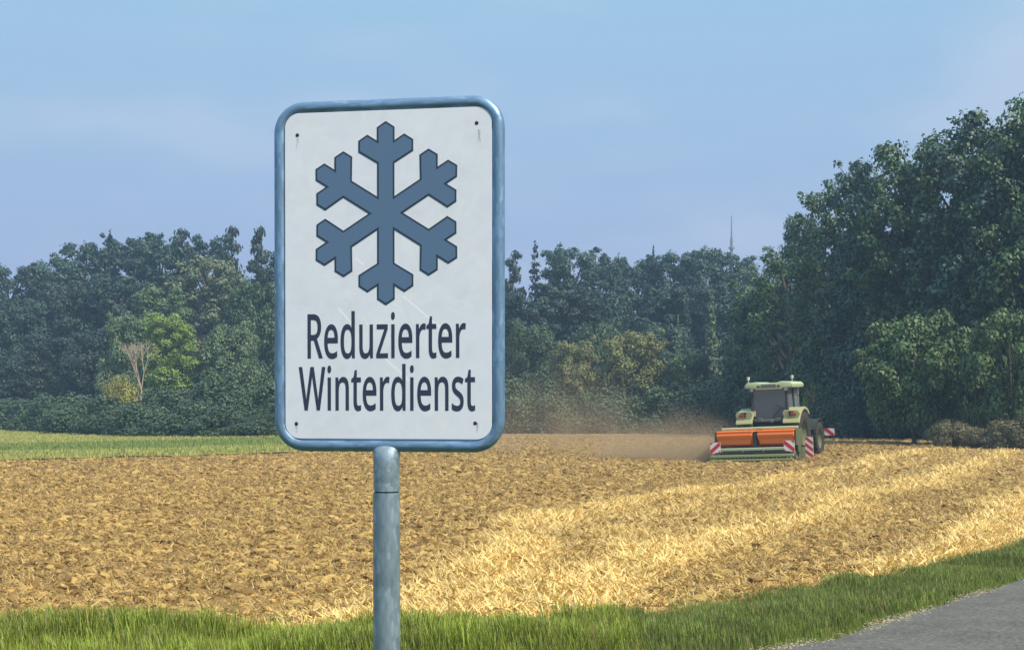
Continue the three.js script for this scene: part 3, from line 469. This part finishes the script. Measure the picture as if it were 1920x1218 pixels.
{
  const t = thing('tractor', 'light green tractor seen from behind pulling a seed drill in the field', 'tractor', [AX[0], landY(...AX), AX[1]]);
  t.rotation.set(0, YAW, slope, 'ZYX'); t.position.y -= .05;
  const tyreGeo = (R, W) => { const p = [[R * .55, -W * .4], [R * .62, -W * .47], [R * .8, -W * .5], [R * .93, -W * .46], [R * .965, -W * .38], [R * .965, W * .38], [R * .93, W * .46], [R * .8, W * .5], [R * .62, W * .47], [R * .55, W * .4]].map(([a, b]) => new THREE.Vector2(a, b)); const gs = [new THREE.LatheGeometry(p, 40)]; const n = 22; for (let k = 0; k < n; k++) for (const s of [-1, 1]) gs.push(box(R * .09, W * .5, R * .045).rotateX(s * .6).translate(R * .955, s * W * .24, 0).rotateY((k + (s > 0 ? .5 : 0)) / n * 6.283)); return merge(gs).rotateZ(Math.PI / 2); };
  const rimGeo = (R, W, side) => merge(new THREE.LatheGeometry([[.02, .05], [R * .2, .05], [R * .24, .0], [R * .42, -.06], [R * .52, W * .3], [R * .57, W * .36], [R * .57, W * .4]].map(([a, b]) => new THREE.Vector2(a, b)), 32), ...Array.from({ length: 8 }, (_, k) => new THREE.CylinderGeometry(.025, .025, .04, 6).translate(Math.cos(k * .785) * R * .16, .065, Math.sin(k * .785) * R * .16))).rotateZ(-side * Math.PI / 2);
  for (const s of [-1, 1]) for (const [R, W, x, z] of [[.97, .62, .95, 0], [.72, .52, .93, -2.75]]) { const w = new THREE.Group(); w.name = 'wheel'; w.position.set(s * x, R, z); t.add(w); part(w, 'tyre', tyreGeo(R, W), M.tyre); part(w, 'rim', rimGeo(R, W, s), M.rim); }
  part(t, 'chassis', merge(box(.62, .62, 1.5, 0, .98, -.2, .06), box(.5, .5, 2.6, 0, .95, -2, .05), cylX(.2, 1.3, 0, .97, 0), cylX(.11, 1.4, 0, .72, -2.75), box(.9, .25, .5, 0, 1.25, .55, .04)), M.dark);
  part(t, 'hitch', merge(rod([-.42, .55, .4], [-.45, .5, 1.35], .045), rod([.42, .55, .4], [.45, .5, 1.35], .045), rod([-.4, 1.25, .55], [-.44, .55, 1.05], .03), rod([.4, 1.25, .55], [.44, .55, 1.05], .03), rod([0, 1.15, .6], [0, 1.05, 1.45], .04)), M.dark);
  part(t, 'bonnet', merge(box(.86, .7, 2.3, 0, 1.58, -2.35, .14)), M.lime); part(t, 'grille', box(.66, .55, .04, 0, 1.52, -3.51, .01), M.dark);
  for (const s of [-1, 1]) part(t, 'vent', box(.015, .3, 1.1, s * .432, 1.55, -2.6, .005), M.dark);
  part(t, 'exhaust', merge(rod([.62, 1.3, -1.45], [.62, 2.75, -1.45], .065, .055, 12), rod([.62, 2.75, -1.45], [.66, 2.9, -1.4], .055, .05, 10)), M.grey);
  // cab
  const cab = new THREE.Group(); cab.name = 'cab'; t.add(cab);
  const post = (x0, z0, x1, z1, r = .05) => rod([x0, 1.55, z0], [x1, 2.82, z1], r, r * .9, 8);
  part(cab, 'cab_frame', merge(post(-.72, .52, -.66, .42, .06), post(.72, .52, .66, .42, .06), post(-.76, -.35, -.72, -.35), post(.76, -.35, .72, -.35), post(-.6, -1.2, -.58, -1.05), post(.6, -1.2, .58, -1.05), box(1.44, .1, .1, 0, 1.6, .52, .02), box(1.36, .08, .1, 0, 2.82, .42, .02), box(1.2, .1, .1, 0, 1.55, -1.18, .02), box(1.5, .12, 1.6, 0, 1.42, -.35, .03), box(1.3, .35, .16, 0, 1.4, .5, .04)), M.dark);
  const pane = (w, h, d, x, y, z, rx = 0, ry = 0, rz = 0, label) => { const m = part(cab, 'window', new THREE.BoxGeometry(w, h, d), M.glass, label); m.position.set(x, y, z); m.rotation.set(rx, ry, rz); };
  pane(1.26, 1.12, .008, 0, 2.22, .47, .08, 0, 0, 'rear window of the cab'); pane(1.1, 1.2, .008, 0, 2.2, -1.13, -.11);
  for (const s of [-1, 1]) { pane(.008, 1.15, .8, s * .71, 2.2, .06, 0, 0, s * .045); pane(.008, 1.15, .72, s * .68, 2.2, -.75, 0, -s * .14, s * .03); }
  part(cab, 'roof', (() => { const s = new THREE.Shape(); [[-.92, 2.88], [-.6, 2.86], [-.5, 2.8], [.5, 2.8], [.6, 2.86], [.92, 2.88], [.94, 2.95], [.86, 3.03], [.5, 3.06], [.3, 3.01], [-.3, 3.01], [-.5, 3.06], [-.86, 3.03], [-.94, 2.95]].forEach(([x, y], i) => (i ? s.lineTo(x, y) : s.moveTo(x, y))); return toCreasedNormals(new THREE.ExtrudeGeometry(s, { depth: 1.65, bevelEnabled: true, bevelSize: .03, bevelThickness: .05, bevelSegments: 3 }).translate(0, .02, -1.12), .6); })(), M.paleGreen);
  part(cab, 'roof_panel', box(.6, .13, .04, 0, 2.94, .575, .01), M.grey);
  for (const s of [-1, 1]) { part(cab, 'work_light', new THREE.CylinderGeometry(.07, .08, .06, 14).rotateX(Math.PI / 2).translate(s * .68, 2.8, .55), M.steel); part(cab, 'work_light', box(.1, .07, .05, s * .4, 2.93, .6, .01), M.dark); }
  for (const s of [-1, 1]) part(cab, 'beacon', merge(rod([s * .88, 3.05, .3], [s * .88, 3.2, .3], .02, .02, 6), new THREE.CylinderGeometry(.055, .06, .13, 12).translate(s * .88, 3.27, .3)), s < 0 ? std(.55, .55, .5, .5) : std(.5, .55, .5, .5));
  part(cab, 'wiper', merge(rod([.1, 1.68, .53], [.45, 2.1, .49], .012), rod([.28, 2.2, .485], [.58, 2.0, .5], .014)), M.dark);
  part(cab, 'number_plate', box(.17, .2, .02, -.62, 1.86, .61, .004), M.cream);
  part(cab, 'rear_ledge', merge(box(1.2, .12, .12, 0, 1.58, .62, .03), box(.18, .16, .1, -.35, 1.62, .68, .02), box(.14, .12, .1, .1, 1.56, .69, .02), box(.2, .14, .1, .38, 1.6, .68, .02)), M.grey);
  // mirrors
  for (const s of [-1, 1]) part(t, 'mirror', merge(rod([s * .7, 2.55, -1.0], [s * 1.25, 2.5, -.95], .018), box(.2, .34, .06, s * 1.28, 2.32, -.95, .02)), M.dark);
  // fenders with tail lamps
  for (const s of [-1, 1]) {
    const sh = new THREE.Shape(), a0 = .50, a1 = 2.25, R0 = 1.03, R1 = 1.09; sh.absarc(0, 0, R1, a0, a1, false); sh.absarc(0, 0, R0, a1, a0, true);
    const g = new THREE.ExtrudeGeometry(sh, { depth: .62, bevelEnabled: true, bevelSize: .02, bevelThickness: .02, bevelSegments: 2, curveSegments: 24 }).rotateY(-Math.PI / 2).translate(.31, 0, 0);
    const f = part(t, 'fender', g, M.lime); f.position.set(s * .94, .97, 0);
    const fp = new THREE.Shape([[-.33, .06], [-.27, .17], [.27, .19], [.33, .1], [.24, -.15], [-.22, -.18]].map(([a, b]) => new THREE.Vector2(-a * s, b)));
    part(f, 'fender_panel', new THREE.ExtrudeGeometry(fp, { depth: .03, bevelEnabled: true, bevelSize: .02, bevelThickness: .02, bevelSegments: 2 }).translate(0, .80, .83), M.lime);
    part(f, 'tail_lamp', box(.2, .1, .03, s * .1, .83, .9, .012), M.lamp); part(f, 'lamp_bracket', merge(box(.05, .22, .03, -s * .05, .86, .895, .008), box(.24, .03, .03, 0, .93, .895, .008)), M.dark);
  }
  // driver: hidden but for the back of the head through the window is the seat back
  part(cab, 'driver_seat', merge(box(.52, .62, .14, 0, 1.95, -.02, .05), box(.3, .2, .1, 0, 2.36, -.02, .04), box(.52, .14, .5, 0, 1.62, -.28, .05)), M.seat);
  part(cab, 'steering_wheel', merge(new THREE.TorusGeometry(.19, .018, 8, 24).rotateX(-.9).translate(0, 2.0, -.78), rod([0, 1.5, -.95], [0, 1.98, -.78], .04)), M.dark);
  // steps and tank on the right
  for (const s of [-1, 1]) part(t, 'tank', box(.35, .5, 1.0, s * .62, .85, -1.4, .08), M.dark);
  for (const s of [-1, 1]) { const sh = new THREE.Shape(); sh.absarc(0, 0, .82, .5, 2.4, false); sh.absarc(0, 0, .78, 2.4, .5, true); part(t, 'front_fender', new THREE.ExtrudeGeometry(sh, { depth: .46, bevelEnabled: false, curveSegments: 14 }).rotateY(-Math.PI / 2).translate(s * .93 + .23, .72, -2.75), M.dark); }
  part(t, 'front_weight', merge(box(1.3, .5, .5, 0, .75, -4.05, .08), box(.6, .3, .6, 0, .75, -3.6, .03), rod([-1.35, .95, -4.1], [1.35, .95, -4.1], .04)), M.dark);
  for (const s of [-1, 1]) warningBoard(t, s * 1.25, .95, -4.0, .42, .3, s > 0);
}
{
  const t = thing('seed_drill', 'orange seed drill with red and white warning boards behind the tractor', 'seed drill', [AX[0], landY(...AX), AX[1]]);
  t.rotation.set(0, YAW, slope * 1.1, 'ZYX'); t.position.y -= .05;
  // power harrow, roller and frame
  part(t, 'headstock', merge(rod([-.45, .5, 1.35], [-.45, 1.15, 1.5], .05), rod([.45, .5, 1.35], [.45, 1.15, 1.5], .05), rod([-.45, 1.15, 1.5], [.45, 1.15, 1.5], .05), box(2.9, .18, .3, 0, .52, 1.55, .03)), M.green);
  part(t, 'harrow_bed', merge(box(3.0, .2, .5, 0, .42, 1.6, .04), ...[-1, 1].map((s) => box(.04, .55, .9, s * 1.52, .33, 1.75, .015))), M.green);
  for (let k = 0; k < 12; k++) part(t, 'tine', rod([-1.38 + k * .25, .36, 1.6], [-1.38 + k * .25 + .03, -.03, 1.62], .025, .015, 5), M.steel);
  const packer = part(t, 'packer_roller', merge(cylX(.24, 2.95, 0, .28, 2.25, 28), ...Array.from({ length: 20 }, (_, k) => cylX(.275, .035, -1.41 + k * .148, .28, 2.25, 24))), M.dirt); void packer;
  // hopper: two orange bins with a gap, on dark stays
  const bin = (x0, x1) => { const s = new THREE.Shape(); [[-.46, 1.19], [.44, 1.19], [.46, 1.05], [.27, .72], [-.22, .72], [-.46, 1.0]].forEach(([a, b], i) => (i ? s.lineTo(a, b) : s.moveTo(a, b))); return new THREE.ExtrudeGeometry(s, { depth: x1 - x0 - .04, bevelEnabled: true, bevelSize: .02, bevelThickness: .02, bevelSegments: 2 }).rotateY(-Math.PI / 2).translate(x1 - .02, 0, 2.25); };
  for (const [a, b] of [[-1.5, -.1], [.1, 1.5]]) { const h = part(t, 'hopper_bin', bin(a, b), M.orange); part(h, 'rim_strip', box(b - a, .05, .04, (a + b) / 2, 1.1, 2.25 + .485, .012), std(.82, .26, .08, .45)); part(h, 'lower_panel', box(b - a - .16, .22, .02, (a + b) / 2, .86, 2.25 + .40, .008).translate(0, 0, 0), M.orange).rotation.x = 0; part(h, 'lid', box(b - a + .02, .05, .98, (a + b) / 2, 1.235, 2.24, .02), M.orange); }
  part(t, 'centre_stay', merge(box(.13, .6, .12, 0, .93, 2.66, .02), box(.16, .4, .7, 0, .93, 2.2, .02)), M.dark);
  for (const s of [-1, 1]) part(t, 'end_plate', merge(box(.05, .62, .9, s * 1.56, .97, 2.25, .015), box(.06, .3, .4, s * 1.56, .55, 2.25, .015)), M.green);
  part(t, 'cover_rail', merge(box(3.0, .1, .12, 0, 1.33, 2.05, .03), ...[-1.4, -.5, .5, 1.4].map((x) => rod([x, 1.24, 2.1], [x, 1.33, 2.05], .02))), M.paleGreen);
  part(t, 'metering_shaft', merge(cylX(.05, 2.9, 0, .66, 2.45), ...Array.from({ length: 20 }, (_, k) => box(.06, .12, .12, -1.41 + k * .148, .66, 2.45, .01))), std(.22, .04, .05, .7));
  for (let k = 0; k < 20; k++) { const x = -1.41 + k * .148; part(t, 'seed_tube', new THREE.TubeGeometry(new THREE.CatmullRomCurve3([new THREE.Vector3(x, .62, 2.46), new THREE.Vector3(x, .42, 2.6), new THREE.Vector3(x, .12, 2.82)]), 8, .018, 6), M.dark); part(t, 'coulter_disc', cylX(.16, .012, x, .13, 2.86, 16), M.steel); }
  part(t, 'coulter_beam', box(2.75, .11, .11, -.1, .57, 2.95, .02), M.paleGreen);
  part(t, 'rear_beam', merge(box(3.2, .1, .1, 0, .33, 3.2, .02), box(3.2, .07, .08, 0, .18, 3.3, .015)), std(.26, .32, .13, .6));
  part(t, 'harrow_arms', merge(...[-1.2, -.4, .4, 1.2].map((x) => rod([x, .57, 2.95], [x, .3, 3.22], .025))), M.green);
  for (let k = 0; k < 16; k++) part(t, 'spring_tine', rod([-1.52 + k * .203, .2, 3.3], [-1.5 + k * .203, -.02, 3.5], .012, .008, 4), M.dark);
  part(t, 'walkway', merge(box(2.9, .03, .3, 0, .46, 3.05, .008)), M.dark);
  for (const s of [-1, 1]) { part(t, 'marker_arm', merge(rod([s * 1.5, .7, 2.6], [s * 1.56, .68, 3.12], .03), rod([s * 1.58, .2, 2.4], [s * 1.72, .2, 3.2], .03)), M.green); warningBoard(t, s * 1.42, .66, 3.16, .4, .42, s > 0); }
  for (const s of [-1, 1]) warningBoard(t, s * 1.85, .55, 1.9, .3, .78, s > 0); part(t, 'board_arm', merge(rod([-1.85, .6, 1.88], [1.85, .6, 1.88], .03)), M.dark);
}
{ // dust raised behind the drill, drifting to the left
  const r = rng(99), list = [], gs = () => (r() + r() + r() + r() - 2) * .9;
  for (let i = 0; i < 800000; i++) {
    const t = r() ** 1.5, x = 8.4 - t * 17 + gs() * (.8 + t * 3), d = 50.5 + t * 16 + gs() * (1.4 + t * 5), hgt = (.45 + t * 2.5) * -Math.log(1 - r() * .985) * .8;
    if (fbm(x * .35, hgt * .6 + d * .2, 3, 7) < .38 + r() * .16) continue;
    list.push({ x, y: landY(x, -d) + .05 + hgt, z: -d, s: .0034 + r() * .0048, ry: r() * 6, rx: r() * 6, c: [.50, .40, .27] });
  }
  const m = instances('dust_cloud', new THREE.TetrahedronGeometry(1).deleteAttribute('uv'), new THREE.MeshStandardMaterial({ roughness: 1 }), list, 'tan dust cloud drifting left from the seed drill', 'dust'); m.castShadow = false;
  console.log('dust', list.length);
}
renderer.setSize(1024, 649);
renderer.render(scene, camera);
